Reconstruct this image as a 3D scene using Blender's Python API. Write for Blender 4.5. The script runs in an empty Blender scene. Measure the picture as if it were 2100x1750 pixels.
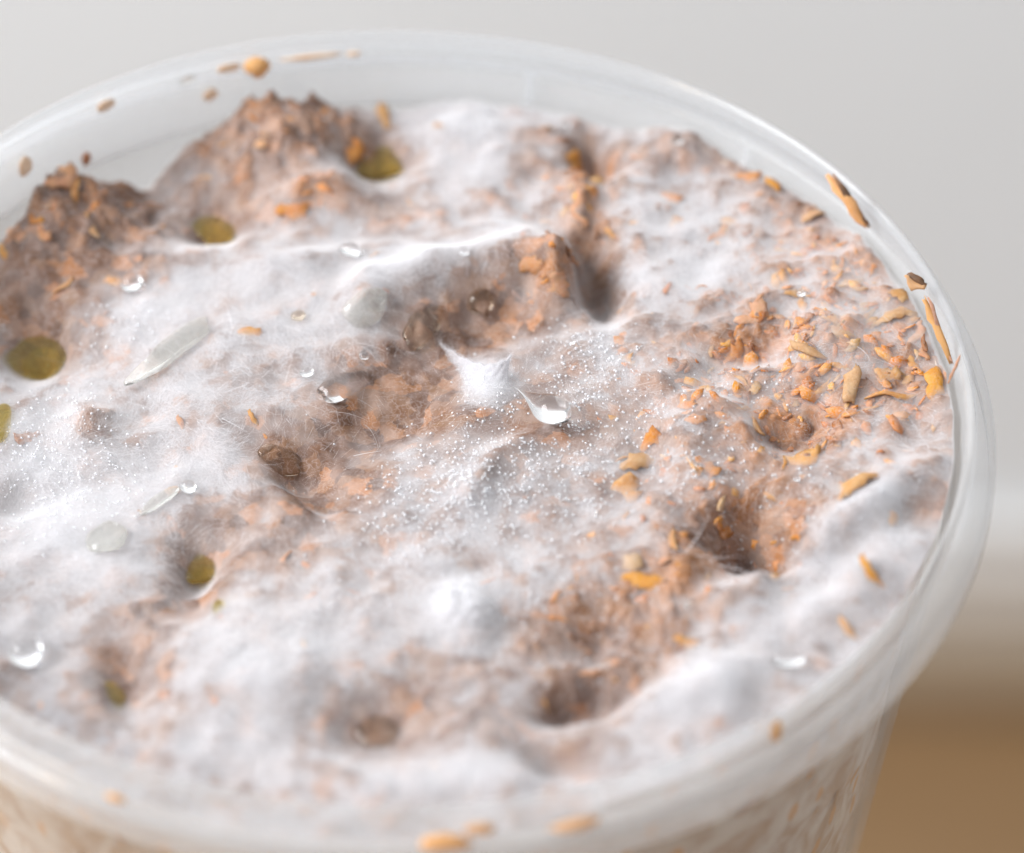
import bpy, math, random
import numpy as np
from mathutils import Vector, Matrix

random.seed(7)
rng = np.random.default_rng(11)
scene = bpy.context.scene
col = scene.collection

# ------------------------------------------------------------------ camera
W0, H0 = 2100.0, 1750.0            # layout notes are in a 2100 x 1750 frame
FOC = 3.0                          # focal length / sensor width
EL, ROLL, DIST, PAN, TILT = 0.72827, -0.00502, 0.30846, -0.03663, -0.01957


def rotv(v, ax, a):
    return v * math.cos(a) + np.cross(ax, v) * math.sin(a) + ax * np.dot(ax, v) * (1 - math.cos(a))


CAM = np.array([0, -math.cos(EL), math.sin(EL)]) * DIST
FW = -CAM / np.linalg.norm(CAM)
RT = np.array([1.0, 0, 0])
UP = np.cross(RT, FW)
FW = rotv(FW, UP, PAN); RT = rotv(RT, UP, PAN)
FW = rotv(FW, RT, TILT); UP = rotv(UP, RT, TILT)
RT, UP = rotv(RT, FW, ROLL), rotv(UP, FW, ROLL)

cam_d = bpy.data.cameras.new('camera')
cam = bpy.data.objects.new('camera', cam_d)
col.objects.link(cam)
cam_d.sensor_width = 36.0
cam_d.lens = 36.0 * FOC
cam_d.clip_start = 0.01
cam_d.clip_end = 50
m = Matrix(((RT[0], UP[0], -FW[0], CAM[0]), (RT[1], UP[1], -FW[1], CAM[1]), (RT[2], UP[2], -FW[2], CAM[2]), (0, 0, 0, 1)))
cam.matrix_world = m
cam_d.dof.use_dof = True
cam_d.dof.aperture_fstop = 11.5
scene.camera = cam


def proj(P):
    d = np.asarray(P) - CAM
    z = d @ FW
    return W0 / 2 + FOC * W0 * (d @ RT) / z, H0 / 2 - FOC * W0 * (d @ UP) / z, z


def ray(px, py):
    return FW + RT * ((px - W0 / 2) / (FOC * W0)) + UP * ((H0 / 2 - py) / (FOC * W0))


def at_z(px, py, z):
    d = ray(px, py)
    return CAM + d * ((z - CAM[2]) / d[2])


cam_d.dof.focus_distance = float((at_z(1130, 850, -0.008) - CAM) @ FW)

# ------------------------------------------------------------------ world, lamps, exposure
world = bpy.data.worlds.new('World')
scene.world = world
world.use_nodes = True
bg = world.node_tree.nodes['Background']
bg.inputs[0].default_value = (0.90, 0.94, 1.0, 1)
bg.inputs[1].default_value = 0.58


def area(name, loc, target, sx, sy, power, colr):
    l = bpy.data.lights.new(name, 'AREA')
    l.shape = 'RECTANGLE'; l.size = sx; l.size_y = sy
    l.energy = power; l.color = colr
    o = bpy.data.objects.new(name, l)
    o.location = loc
    o.rotation_euler = (Vector(target) - Vector(loc)).to_track_quat('-Z', 'Y').to_euler()
    col.objects.link(o)
    return o


area('window_light', (-0.88, 0.06, 0.66), (0.05, 0.12, -0.05), 0.75, 0.50, 19.0, (0.95, 0.97, 1.0))
area('warm_lamp_light', (-0.55, -0.25, 0.55), (0, 0, 0), 0.035, 0.035, 1.0, (1.0, 0.74, 0.48))

scene.view_settings.view_transform = 'Standard'
scene.view_settings.look = 'None'
scene.view_settings.exposure = 0.28
scene.view_settings.gamma = 1.0
scene.render.engine = 'CYCLES'
scene.cycles.use_denoising = True
scene.cycles.use_adaptive_sampling = True
scene.cycles.adaptive_threshold = 0.02
scene.cycles.max_bounces = 10
scene.cycles.diffuse_bounces = 3
scene.cycles.glossy_bounces = 3
scene.cycles.transmission_bounces = 8
scene.cycles.volume_bounces = 4
scene.cycles.transparent_max_bounces = 20
scene.cycles.sample_clamp_indirect = 6.0
scene.cycles.sample_clamp_direct = 0.0
scene.cycles.blur_glossy = 0.3


# ------------------------------------------------------------------ helpers
def mesh_obj(name, verts, faces, mat, parent=None, smooth=True):
    me = bpy.data.meshes.new(name)
    v = np.asarray(verts, dtype=np.float64)
    me.from_pydata(v.tolist() if len(v) < 5000 else [], [], faces if len(v) < 5000 else [])
    if len(v) >= 5000:
        f = np.asarray(faces, dtype=np.int32)
        k = f.shape[1]
        me.vertices.add(len(v)); me.vertices.foreach_set('co', v.astype(np.float32).ravel())
        me.loops.add(f.size); me.loops.foreach_set('vertex_index', f.ravel())
        me.polygons.add(len(f))
        me.polygons.foreach_set('loop_start', np.arange(0, f.size, k, dtype=np.int32))
        me.update(calc_edges=True)
        me.validate()
    if smooth:
        me.polygons.foreach_set('use_smooth', np.ones(len(me.polygons), dtype=bool))
    if mat: me.materials.append(mat)
    o = bpy.data.objects.new(name, me)
    col.objects.link(o)
    if parent: o.parent = parent
    return o


def tag(o, label=None, cat=None, group=None, kind=None):
    if label: o['label'] = label
    if cat: o['category'] = cat
    if group: o['group'] = group
    if kind: o['kind'] = kind
    return o


def empty(name, loc, label, cat, group=None):
    o = bpy.data.objects.new(name, None)
    o.location = loc; o.empty_display_size = 0.01
    col.objects.link(o)
    return tag(o, label, cat, group)


def attr(o, name, arr):
    a = o.data.attributes.new(name, 'FLOAT', 'POINT')
    a.data.foreach_set('value', np.asarray(arr, dtype=np.float32))


def box(c, s):
    x, y, z = c; a, b, d = s
    v = [(x + i * a / 2, y + j * b / 2, z + k * d / 2) for i in (-1, 1) for j in (-1, 1) for k in (-1, 1)]
    f = [(0, 1, 3, 2), (4, 6, 7, 5), (0, 4, 5, 1), (2, 3, 7, 6), (0, 2, 6, 4), (1, 5, 7, 3)]
    return v, f


def lathe(prof, n=160, closed=True):
    v, f = [], []
    k = len(prof)
    for i in range(n):
        a = 2 * math.pi * i / n
        for r, z in prof: v.append((r * math.cos(a), r * math.sin(a), z))
    for i in range(n):
        j = (i + 1) % n
        for q in range(k if closed else k - 1):
            p = (q + 1) % k
            f.append((i * k + q, j * k + q, j * k + p, i * k + p))
    return v, f


def perlin(x, y, seed):
    r = np.random.default_rng(seed)
    ang = r.random((256, 256)) * 2 * np.pi
    gx, gy = np.cos(ang), np.sin(ang)
    xi = np.floor(x).astype(int); yi = np.floor(y).astype(int)
    xf = x - xi; yf = y - yi
    u = xf * xf * xf * (xf * (xf * 6 - 15) + 10); v = yf * yf * yf * (yf * (yf * 6 - 15) + 10)

    def g(ix, iy, dx, dy):
        ix = ix & 255; iy = iy & 255
        return gx[ix, iy] * dx + gy[ix, iy] * dy
    a = g(xi, yi, xf, yf); b = g(xi + 1, yi, xf - 1, yf)
    c = g(xi, yi + 1, xf, yf - 1); d = g(xi + 1, yi + 1, xf - 1, yf - 1)
    return ((a + (b - a) * u) + ((c + (d - c) * u) - (a + (b - a) * u)) * v) * 1.4


def fbm(x, y, seed, o=4, gain=0.5):
    s = 0; a = 1.0; t = 0
    for i in range(o):
        s = s + a * perlin(x * 2 ** i + 17.3 * i, y * 2 ** i - 9.1 * i, seed + i); t += a; a *= gain
    return s / t


def blur(a, s):
    r = int(3 * s) + 1
    k = np.exp(-0.5 * (np.arange(-r, r + 1) / s) ** 2); k /= k.sum()
    p = np.pad(a, r, mode='edge')
    p = np.apply_along_axis(lambda q: np.convolve(q, k, 'valid'), 0, p)
    return np.apply_along_axis(lambda q: np.convolve(q, k, 'valid'), 1, p)


def sstep(a, b, x):
    t = np.clip((x - a) / (b - a), 0, 1)
    return t * t * (3 - 2 * t)


# ------------------------------------------------------------------ materials
class NT:
    def __init__(self, name):
        self.mat = bpy.data.materials.new(name)
        self.mat.use_nodes = True
        self.t = self.mat.node_tree
        self.t.nodes.clear()
        self.out = self.n('ShaderNodeOutputMaterial')

    def n(self, typ, **kw):
        x = self.t.nodes.new(typ)
        for k, v in kw.items():
            if k.startswith('i_'):
                x.inputs[k[2:].replace('_', ' ')].default_value = v
            else: setattr(x, k, v)
        return x

    def l(self, a, b): self.t.links.new(a, b); return b

    def math(self, op, a, b=None, clamp=False):
        x = self.n('ShaderNodeMath', operation=op); x.use_clamp = clamp
        for i, q in enumerate((a, b)):
            if q is None: continue
            if isinstance(q, (int, float)): x.inputs[i].default_value = q
            else: self.l(q, x.inputs[i])
        return x.outputs[0]

    def maprange(self, v, a, b, c=0.0, d=1.0, smooth=True):
        x = self.n('ShaderNodeMapRange'); x.interpolation_type = 'SMOOTHSTEP' if smooth else 'LINEAR'
        self.l(v, x.inputs[0])
        for i, q in enumerate((a, b, c, d)): x.inputs[i + 1].default_value = q
        return x.outputs[0]

    def mix(self, f, a, b):
        x = self.n('ShaderNodeMix', data_type='RGBA')
        for s, q in ((0, f), (6, a), (7, b)):
            if isinstance(q, (int, float)): x.inputs[s].default_value = q
            elif isinstance(q, tuple): x.inputs[s].default_value = (*q, 1)
            else: self.l(q, x.inputs[s])
        return x.outputs[2]

    def mixs(self, f, a, b):
        x = self.n('ShaderNodeMixShader')
        if isinstance(f, (int, float)): x.inputs[0].default_value = f
        else: self.l(f, x.inputs[0])
        self.l(a, x.inputs[1]); self.l(b, x.inputs[2])
        return x.outputs[0]

    def noise(self, scale, detail=3.0, rough=0.5, dist=0.0, vec=None):
        x = self.n('ShaderNodeTexNoise')
        x.inputs['Scale'].default_value = scale; x.inputs['Detail'].default_value = detail
        x.inputs['Roughness'].default_value = rough; x.inputs['Distortion'].default_value = dist
        self.l(vec or self.obj(), x.inputs['Vector'])
        return x.outputs['Fac']

    def obj(self):
        if not hasattr(self, '_tc'): self._tc = self.n('ShaderNodeTexCoord')
        return self._tc.outputs['Object']

    def mapping(self, scale=(1, 1, 1), rot=(0, 0, 0), loc=(0, 0, 0)):
        x = self.n('ShaderNodeMapping')
        x.inputs['Scale'].default_value = scale; x.inputs['Rotation'].default_value = rot
        x.inputs['Location'].default_value = loc
        self.l(self.obj(), x.inputs['Vector'])
        return x.outputs[0]

    def attr(self, name):
        return self.n('ShaderNodeAttribute', attribute_name=name).outputs['Fac']

    def fin(self, sh): self.l(sh, self.out.inputs['Surface']); return self.mat

    def bump(self, h, dist, strength=1.0):
        x = self.n('ShaderNodeBump'); x.inputs['Distance'].default_value = dist; x.inputs['Strength'].default_value = strength
        self.l(h, x.inputs['Height'])
        return x.outputs[0]


def fibre_mask(t, scales, width=0.035):
    """thin wandering lines where a noise field crosses its middle value"""
    r = None
    for k, s in enumerate(scales):
        n = t.noise(s, 1.0, 0.5, 0.5, t.mapping(loc=(0.013 * k, 0.007 * k, 0.003 * k)))
        d = t.math('ABSOLUTE', t.math('SUBTRACT', n, 0.5))
        q = t.maprange(d, 0.0, width, 1.0, 0.0)
        r = q if r is None else t.math('MAXIMUM', r, q)
    return r


def mat_plain(name, c, rough=0.6, var=0.0, vs=300.0, c2=None, spec=0.4):
    t = NT(name)
    p = t.n('ShaderNodeBsdfPrincipled')
    p.inputs['Roughness'].default_value = rough
    p.inputs['Specular IOR Level'].default_value = spec
    if c2:
        f = t.maprange(t.noise(vs, 4.0, 0.6), 0.35, 0.65)
        t.l(t.mix(f, c, c2), p.inputs['Base Color'])
    else: p.inputs['Base Color'].default_value = (*c, 1)
    return t.fin(p.outputs[0])


def mat_substrate():
    t = NT('bran_substrate')
    v = t.n('ShaderNodeTexVoronoi'); v.inputs['Scale'].default_value = 520
    wn = t.n('ShaderNodeVectorMath', operation='ADD')
    nz = t.n('ShaderNodeTexNoise'); nz.inputs['Scale'].default_value = 700
    t.l(t.obj(), nz.inputs['Vector'])
    sc = t.n('ShaderNodeVectorMath', operation='SCALE'); sc.inputs['Scale'].default_value = 0.0018
    t.l(nz.outputs['Color'], sc.inputs[0]); t.l(t.obj(), wn.inputs[0]); t.l(sc.outputs[0], wn.inputs[1])
    t.l(wn.outputs[0], v.inputs['Vector'])
    cell = t.n('ShaderNodeSeparateColor'); t.l(v.outputs['Color'], cell.inputs[0])
    ramp = t.n('ShaderNodeValToRGB')
    e = ramp.color_ramp.elements
    e[0].position = 0.0; e[0].color = (0.10, 0.052, 0.032, 1)
    e[1].position = 1.0; e[1].color = (0.34, 0.145, 0.055, 1)
    for pos, c in ((0.35, (0.145, 0.076, 0.048)), (0.6, (0.19, 0.098, 0.056)), (0.8, (0.22, 0.125, 0.075))):
        q = e.new(pos); q.color = (*c, 1)
    t.l(cell.outputs[0], ramp.inputs[0])
    fine = t.noise(2600, 4.0, 0.6)
    og = t.math('MULTIPLY', t.attr('fresh'), t.maprange(t.noise(330, 3.0, 0.55), 0.32, 0.62))
    rc = t.mix(og, ramp.outputs[0], (0.52, 0.20, 0.04))
    c = t.mix(t.maprange(fine, 0.3, 0.7), rc, t.mix(0.4, rc, (0.15, 0.075, 0.045)))
    fm = fibre_mask(t, (900, 1700), 0.04)
    fz = t.maprange(t.noise(240, 4.0, 0.6), 0.42, 0.68)
    whit = t.math('MULTIPLY', t.math('MAXIMUM', t.math('MULTIPLY', fm, 0.5), t.math('MULTIPLY', fz, 0.45)), 0.32)
    c = t.mix(whit, c, (0.74, 0.70, 0.70))
    p = t.n('ShaderNodeBsdfPrincipled')
    p.inputs['Roughness'].default_value = 0.55
    p.inputs['Specular IOR Level'].default_value = 0.25
    t.l(c, p.inputs['Base Color'])
    t.l(t.bump(fine, 0.00015, 0.4), p.inputs['Normal'])
    return t.fin(p.outputs[0])


def mat_mycelium(name, lo, hi, gain, fib_gain, fib_scales, seed):
    """white felt: opaque where the fungus is thick, open where it is thin"""
    t = NT(name)
    d = t.attr('cover')
    n2 = t.noise(1500, 3.0, 0.65, 0.4, t.mapping(loc=(0, seed, 0)))
    cov = t.math('ADD', d, t.math('MULTIPLY', t.math('SUBTRACT', n2, 0.5), 0.24))
    base = t.math('MULTIPLY', t.maprange(cov, lo, hi), gain)
    fm = fibre_mask(t, fib_scales)
    fa = t.math('MULTIPLY', t.math('MULTIPLY', fm, t.maprange(d, 0.03, 0.35)), fib_gain)
    a = t.math('ADD', base, t.math('MULTIPLY', t.math('SUBTRACT', 1.0, base), fa), clamp=True)
    hgt = t.math('ADD', t.math('MULTIPLY', n2, 0.6), t.math('MULTIPLY', fm, 0.5))
    nrm = t.bump(hgt, 0.00018, 0.6)
    df = t.n('ShaderNodeBsdfDiffuse'); df.inputs[0].default_value = (0.765, 0.765, 0.80, 1); df.inputs[1].default_value = 0.5
    tl = t.n('ShaderNodeBsdfTranslucent'); tl.inputs[0].default_value = (0.78, 0.76, 0.76, 1)
    t.l(nrm, df.inputs['Normal'])
    s = t.mixs(0.30, df.outputs[0], tl.outputs[0])
    tr = t.n('ShaderNodeBsdfTransparent')
    return t.fin(t.mixs(a, tr.outputs[0], s))


def mat_fibre():
    t = NT('mycelium_fibre')
    df = t.n('ShaderNodeBsdfDiffuse'); df.inputs[0].default_value = (0.80, 0.79, 0.81, 1)
    tl = t.n('ShaderNodeBsdfTranslucent'); tl.inputs[0].default_value = (0.88, 0.87, 0.88, 1)
    return t.fin(t.mixs(0.45, df.outputs[0], tl.outputs[0]))


def mat_plastic(name, milk, rough=0.08):
    t = NT(name)
    tr = t.n('ShaderNodeBsdfTransparent'); tr.inputs[0].default_value = (0.975, 0.98, 0.985, 1)
    df = t.n('ShaderNodeBsdfDiffuse'); df.inputs[0].default_value = (0.86, 0.88, 0.90, 1)
    tl = t.n('ShaderNodeBsdfTranslucent'); tl.inputs[0].default_value = (0.88, 0.90, 0.92, 1)
    mk = t.mixs(0.5, df.outputs[0], tl.outputs[0])
    lw = t.n('ShaderNodeLayerWeight'); lw.inputs[0].default_value = 0.5
    fac = t.math('ADD', milk, t.math('MULTIPLY', t.math('POWER', lw.outputs['Facing'], 3.0), 0.12), clamp=True)
    body = t.mixs(fac, tr.outputs[0], mk)
    fr = t.math('ADD', 0.035, t.math('MULTIPLY', t.math('POWER', lw.outputs['Facing'], 5.0), 0.42))
    gl = t.n('ShaderNodeBsdfGlossy'); gl.inputs['Roughness'].default_value = rough
    return t.fin(t.mixs(fr, body, gl.outputs[0]))


def mat_water(name, c=(1, 1, 1), rough=0.0, milk=0.0, milkc=(0.85, 0.83, 0.78), ior=1.34):
    t = NT(name)
    g = t.n('ShaderNodeBsdfGlass'); g.inputs['IOR'].default_value = ior
    g.inputs['Color'].default_value = (*c, 1); g.inputs['Roughness'].default_value = rough
    s = g.outputs[0]
    if milk:
        p = t.n('ShaderNodeBsdfPrincipled'); p.inputs['Base Color'].default_value = (*milkc, 1)
        p.inputs['Roughness'].default_value = 0.08; p.inputs['IOR'].default_value = 1.34
        f = milk
        s = t.mixs(f, s, p.outputs[0])
    return t.fin(s)


M_sub = mat_substrate()
M_mat = mat_mycelium('mycelium_felt', 0.05, 1.0, 0.72, 0.30, (900, 1900), 0.0)
M_veil = mat_mycelium('mycelium_veil', 0.0, 1.25, 0.45, 0.22, (1300,), 0.21)
def mat_mist():
    t = NT('mycelium_mist')
    v = t.n('ShaderNodeVolumeScatter')
    v.inputs['Color'].default_value = (0.885, 0.89, 0.93, 1); v.inputs['Density'].default_value = 640.0
    v.inputs['Anisotropy'].default_value = 0.1
    t.l(v.outputs[0], t.out.inputs['Volume'])
    return t.mat


M_mist = mat_mist()
M_fib = mat_fibre()
M_tub = mat_plastic('clear_plastic', 0.03, 0.18)
M_rim = mat_plastic('rim_plastic', 0.25, 0.16)
M_water = mat_water('water')
M_amber = mat_water('amber_liquid', (0.95, 0.87, 0.58), 0.0, 0.08, (0.50, 0.40, 0.15))
M_milky = mat_water('milky_liquid', (0.99, 0.985, 0.97), 0.02, 0.11, (0.85, 0.84, 0.80))
M_brownwet = mat_water('brown_liquid', (0.95, 0.90, 0.84))
def mat_flake(name, c, c2, grown=0.5):
    """bran with mould starting to grow over it"""
    t = NT(name)
    oi = t.n('ShaderNodeObjectInfo')
    cb = t.n('ShaderNodeCombineXYZ')
    r = t.math('MULTIPLY', oi.outputs['Random'], 40.0)
    t.l(r, cb.inputs[0]); t.l(r, cb.inputs[1])
    ad = t.n('ShaderNodeVectorMath', operation='ADD'); t.l(t.obj(), ad.inputs[0]); t.l(cb.outputs[0], ad.inputs[1])
    n1 = t.noise(3.0, 4.0, 0.6, 0.3, ad.outputs[0])
    n2 = t.noise(9.0, 4.0, 0.7, 0.5, ad.outputs[0])
    colr = t.mix(t.maprange(n1, 0.3, 0.7), c, c2)
    w = t.math('ADD', t.math('MULTIPLY', n2, 0.7), t.math('MULTIPLY', oi.outputs['Random'], 0.5))
    wf = t.math('MULTIPLY', t.maprange(w, 0.42, 0.85), grown)
    colr = t.mix(wf, colr, (0.70, 0.62, 0.60))
    n3 = t.noise(22.0, 4.0, 0.7, 0.8, ad.outputs[0])
    colr = t.mix(t.math('MULTIPLY', t.maprange(n3, 0.52, 0.75), 0.22), colr, (0.30, 0.12, 0.035))
    fz = t.noise(3400, 2.0, 0.6, 1.0, t.n('ShaderNodeNewGeometry').outputs['Position'])
    fm = t.maprange(t.math('ABSOLUTE', t.math('SUBTRACT', fz, 0.5)), 0.0, 0.05, 1.0, 0.0)
    colr = t.mix(t.math('MULTIPLY', fm, 0.5 * grown + 0.08), colr, (0.74, 0.71, 0.70))
    p = t.n('ShaderNodeBsdfPrincipled'); p.inputs['Roughness'].default_value = 0.75; p.inputs['Specular IOR Level'].default_value = 0.15
    t.l(colr, p.inputs['Base Color'])
    t.l(t.bump(t.math('ADD', n2, n3), 0.00025, 0.9), p.inputs['Normal'])
    tl = t.n('ShaderNodeBsdfTranslucent'); t.l(colr, tl.inputs[0])
    return t.fin(t.mixs(0.22, p.outputs[0], tl.outputs[0]))


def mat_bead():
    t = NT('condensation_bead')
    p = t.n('ShaderNodeBsdfPrincipled'); p.inputs['Base Color'].default_value = (0.96, 0.97, 1.0, 1)  # white body colour stands in for the bright glints of clear beads
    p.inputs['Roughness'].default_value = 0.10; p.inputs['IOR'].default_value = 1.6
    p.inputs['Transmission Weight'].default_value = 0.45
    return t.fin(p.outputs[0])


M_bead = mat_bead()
M_flakes = [
    mat_flake('orange_bran', (0.74, 0.25, 0.035), (0.80, 0.36, 0.08), 0.35),
    mat_flake('golden_bran', (0.76, 0.31, 0.03), (0.82, 0.42, 0.08), 0.35),
    mat_flake('red_brown_bran', (0.36, 0.13, 0.05), (0.56, 0.25, 0.11), 0.6),
    mat_flake('tan_bran', (0.64, 0.32, 0.10), (0.72, 0.44, 0.20), 0.15),
]
M_pale = mat_plain('pale_bran', (0.66, 0.44, 0.28), 0.6, c2=(0.74, 0.58, 0.44), vs=900)
M_dark = mat_plain('dark_husk', (0.10, 0.055, 0.03), 0.5, c2=(0.24, 0.12, 0.06), vs=900)

# ------------------------------------------------------------------ the room: table, floor, wall
TABLE_Z = -0.1452


def mat_wood(name, c1, c2, rough, sc):
    t = NT(name)
    n = t.noise(1.0, 5.0, 0.6, 1.2, t.mapping(scale=sc))
    p = t.n('ShaderNodeBsdfPrincipled'); p.inputs['Roughness'].default_value = rough
    t.l(t.mix(t.maprange(n, 0.3, 0.7), c1, c2), p.inputs['Base Color'])
    return t.fin(p.outputs[0])


M_wood = mat_wood('table_wood', (0.42, 0.26, 0.13), (0.52, 0.34, 0.18), 0.45, (6, 60, 60))
M_floor = mat_wood('floor_wood', (0.25, 0.145, 0.062), (0.30, 0.18, 0.085), 0.5, (2, 14, 14))
M_wall = mat_plain('wall_paint', (0.89, 0.92, 0.935), 0.8, c2=(0.905, 0.935, 0.95), vs=6)
FLOOR_Z = TABLE_Z - 0.73
WALL_Y = float(at_z(2350 / 1.143, 1600 / 1.143, FLOOR_Z)[1])
v, f = box((0, 0, 0), (6, 6, 0.04))
o = mesh_obj('floor', [(x, y - 3 + WALL_Y, z + FLOOR_Z - 0.02) for x, y, z in v], f, M_floor, smooth=False); tag(o, kind='structure')
v, f = box((0, WALL_Y + 0.054, FLOOR_Z + 1.3), (6, 0.1, 2.6))
o = mesh_obj('wall', v, f, M_wall, smooth=False); tag(o, kind='structure')
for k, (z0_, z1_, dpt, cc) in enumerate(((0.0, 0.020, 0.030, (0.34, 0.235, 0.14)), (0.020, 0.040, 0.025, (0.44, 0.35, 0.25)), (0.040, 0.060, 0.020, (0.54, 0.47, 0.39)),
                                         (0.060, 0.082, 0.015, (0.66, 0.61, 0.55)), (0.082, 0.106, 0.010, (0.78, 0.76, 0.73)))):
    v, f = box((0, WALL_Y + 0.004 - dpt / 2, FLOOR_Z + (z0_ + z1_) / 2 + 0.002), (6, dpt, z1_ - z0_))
    mesh_obj('fade_strip', v, f, mat_plain('fade_strip_colour', cc, 0.7), o, False)  # added strips; stepped colours stand in for the soft blurred grey-to-brown fade
tb = empty('table', (0, -0.30, FLOOR_Z), 'wooden table carrying the plastic tub at its edge', 'table')
tt = mesh_obj('table_top', *box((0, 0, 0), (1.1, 0.70, 0.025)), M_wood, tb, False)
tt.location = (0, 0, TABLE_Z - FLOOR_Z - 0.0125)
lv, lf = box((0, 0, 0.351), (0.05, 0.05, 0.702))
leg0 = None
for sx in (-1, 1):
    for sy in (-1, 1):
        if leg0 is None: lg = leg0 = mesh_obj('leg', lv, lf, M_wood, tb, False)
        else:
            lg = leg0.copy(); col.objects.link(lg); lg.parent = tb
        lg.location = (sx * 0.5, sy * 0.3, 0.001)

# ------------------------------------------------------------------ fields of the mould cake
Z0 = -0.0092
N = 700
EXT = 0.060
ax = np.linspace(-EXT, EXT, N)
X, Y = np.meshgrid(ax, ax, indexing='ij')
ZP = -0.0092 + 0.105 * X - 0.02 * Y      # the cake lies tilted, higher on the right
PX, PY, _ = proj(np.stack([X, Y, ZP], -1))
wx = 26 * fbm(X * 130, Y * 130, 3, 3)
wy = 26 * fbm(X * 130, Y * 130, 9, 3)
QX, QY = PX + wx, PY + wy


def spot(cx, cy, rx, ry, ang=0.0, p=1.0, warp=True):
    a, b = (QX, QY) if warp else (PX, PY)
    dx, dy = a - cx, b - cy
    t = math.radians(ang)
    u = (dx * math.cos(t) + dy * math.sin(t)) / rx
    w = (-dx * math.sin(t) + dy * math.cos(t)) / ry
    return np.exp(-(u * u + w * w) ** p)


def seg(pts, w, warp=True):
    """soft ridge along a polyline"""
    a, b = (QX, QY) if warp else (PX, PY)
    best = np.full(X.shape, 1e9)
    for (x0, y0), (x1, y1) in zip(pts[:-1], pts[1:]):
        dx, dy = x1 - x0, y1 - y0
        t = np.clip(((a - x0) * dx + (b - y0) * dy) / (dx * dx + dy * dy), 0, 1)
        best = np.minimum(best, (a - x0 - t * dx) ** 2 + (b - y0 - t * dy) ** 2)
    return np.exp(-best / (w * w))


# relief, millimetres
HB = np.zeros_like(X)
for cx, cy, rx, ry, ang, h in (
        (570, 310, 150, 85, 0, 6.0), (120, 470, 170, 110, 0, 5.5), (295, 400, 70, 60, 0, -3.0), (80, 710, 75, 62, 0, -4.2),
        (445, 468, 66, 46, 0, -3.3), (780, 330, 78, 46, 0, -3.6), (640, 430, 110, 35, -10, 2.2), (500, 690, 330, 150, 0, 1.6),
        (1010, 670, 130, 55, -10, -2.6), (800, 870, 140, 75, -30, -2.0), (640, 985, 90, 45, 20, -2.6), (1555, 1100, 85, 70, 35, -9.0),
        (1225, 570, 45, 78, -15, -6.5), (1215, 320, 42, 32, 0, -5.0), (1180, 440, 30, 60, 10, 2.0), (1640, 880, 85, 50, 0, -2.2), (1245, 1300, 95, 50, 0, -2.4),
        (1205, 1430, 120, 36, -12, -4.6), (1140, 1570, 65, 35, 20, -2.6), (770, 1500, 105, 70, 0, -2.6), (270, 1380, 70, 75, 0, -3.0),
        (400, 1190, 60, 100, 25, -1.8), (417, 1150, 45, 42, 0, -2.2), (190, 890, 50, 45, 0, 2.2), (40, 1030, 85, 40, 0, -2.0), (1450, 1430, 110, 65, -10, 2.2),
        (940, 1270, 60, 50, 0, 1.6), (960, 290, 160, 70, 0, 1.2), (1400, 310, 70, 35, 0, 2.2), (1130, 570, 45, 35, 0, 2.2),
        (1760, 1210, 150, 40, -35, 1.8), (1500, 1230, 60, 40, 0, 1.6), (1700, 690, 60, 60, 0, 1.6), (1540, 720, 90, 45, -20, -1.6),
        (1420, 900, 70, 40, -20, 1.2), (560, 1040, 70, 70, 0, 1.0), (420, 880, 110, 60, 0, 1.2), (1000, 1000, 200, 60, -10, 0.7),
        (500, 1390, 190, 120, 0, 1.8), (900, 1620, 260, 60, 0, 1.5), (640, 560, 200, 40, -5, 1.2), (1870, 930, 45, 60, 0, -0.6),
        (1400, 1150, 50, 50, 0, 1.4), (1880, 1060, 50, 35, 0, -0.6), (30, 640, 60, 70, 0, 1.0)):
    HB += h * spot(cx, cy, rx, ry, ang)
HB += 3.4 * seg([(760, 625), (880, 585), (980, 555), (1080, 545), (1150, 560)], 45)
HB += 2.2 * seg([(1560, 1190), (1650, 1130), (1760, 1060), (1880, 960)], 38)
HB += 1.6 * seg([(1330, 780), (1440, 850), (1540, 900)], 34)
HB += 0.7 * seg([(300, 560), (480, 530), (660, 545)], 34)
HB += 1.2 * seg([(960, 1010), (1060, 920), (1150, 885)], 26)
RR = np.hypot(X, Y)
md = fbm(X * 260, Y * 260, 27, 2)
HB += 1.1 * fbm(X * 110, Y * 110, 21, 3) + 0.75 * md * np.clip(1 - 0.7 * spot(1000, 930, 260, 150) - 0.5 * spot(450, 700, 250, 120), 0.2, 1)
HBs = HB.copy()
# crumbs and lumps of bran
rough_zone = np.clip(0.28 + 0.9 * spot(1650, 700, 330, 330) + 0.6 * spot(1350, 1250, 260, 200) + 1.5 * spot(130, 430, 200, 110) + 1.5 * spot(570, 280, 190, 100)
                     + 0.5 * spot(1250, 420, 200, 130) - 0.3 * spot(1000, 900, 250, 140), 0.12, 1.8)
cr = fbm(X * 300, Y * 300, 33, 3, 0.5)
cr2 = np.abs(fbm(X * 620, Y * 620, 41, 2, 0.5))
HS = HB + rough_zone * (1.35 * cr + 0.7 * cr2)
px_mm = EXT * 2 / N * 1000

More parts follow.
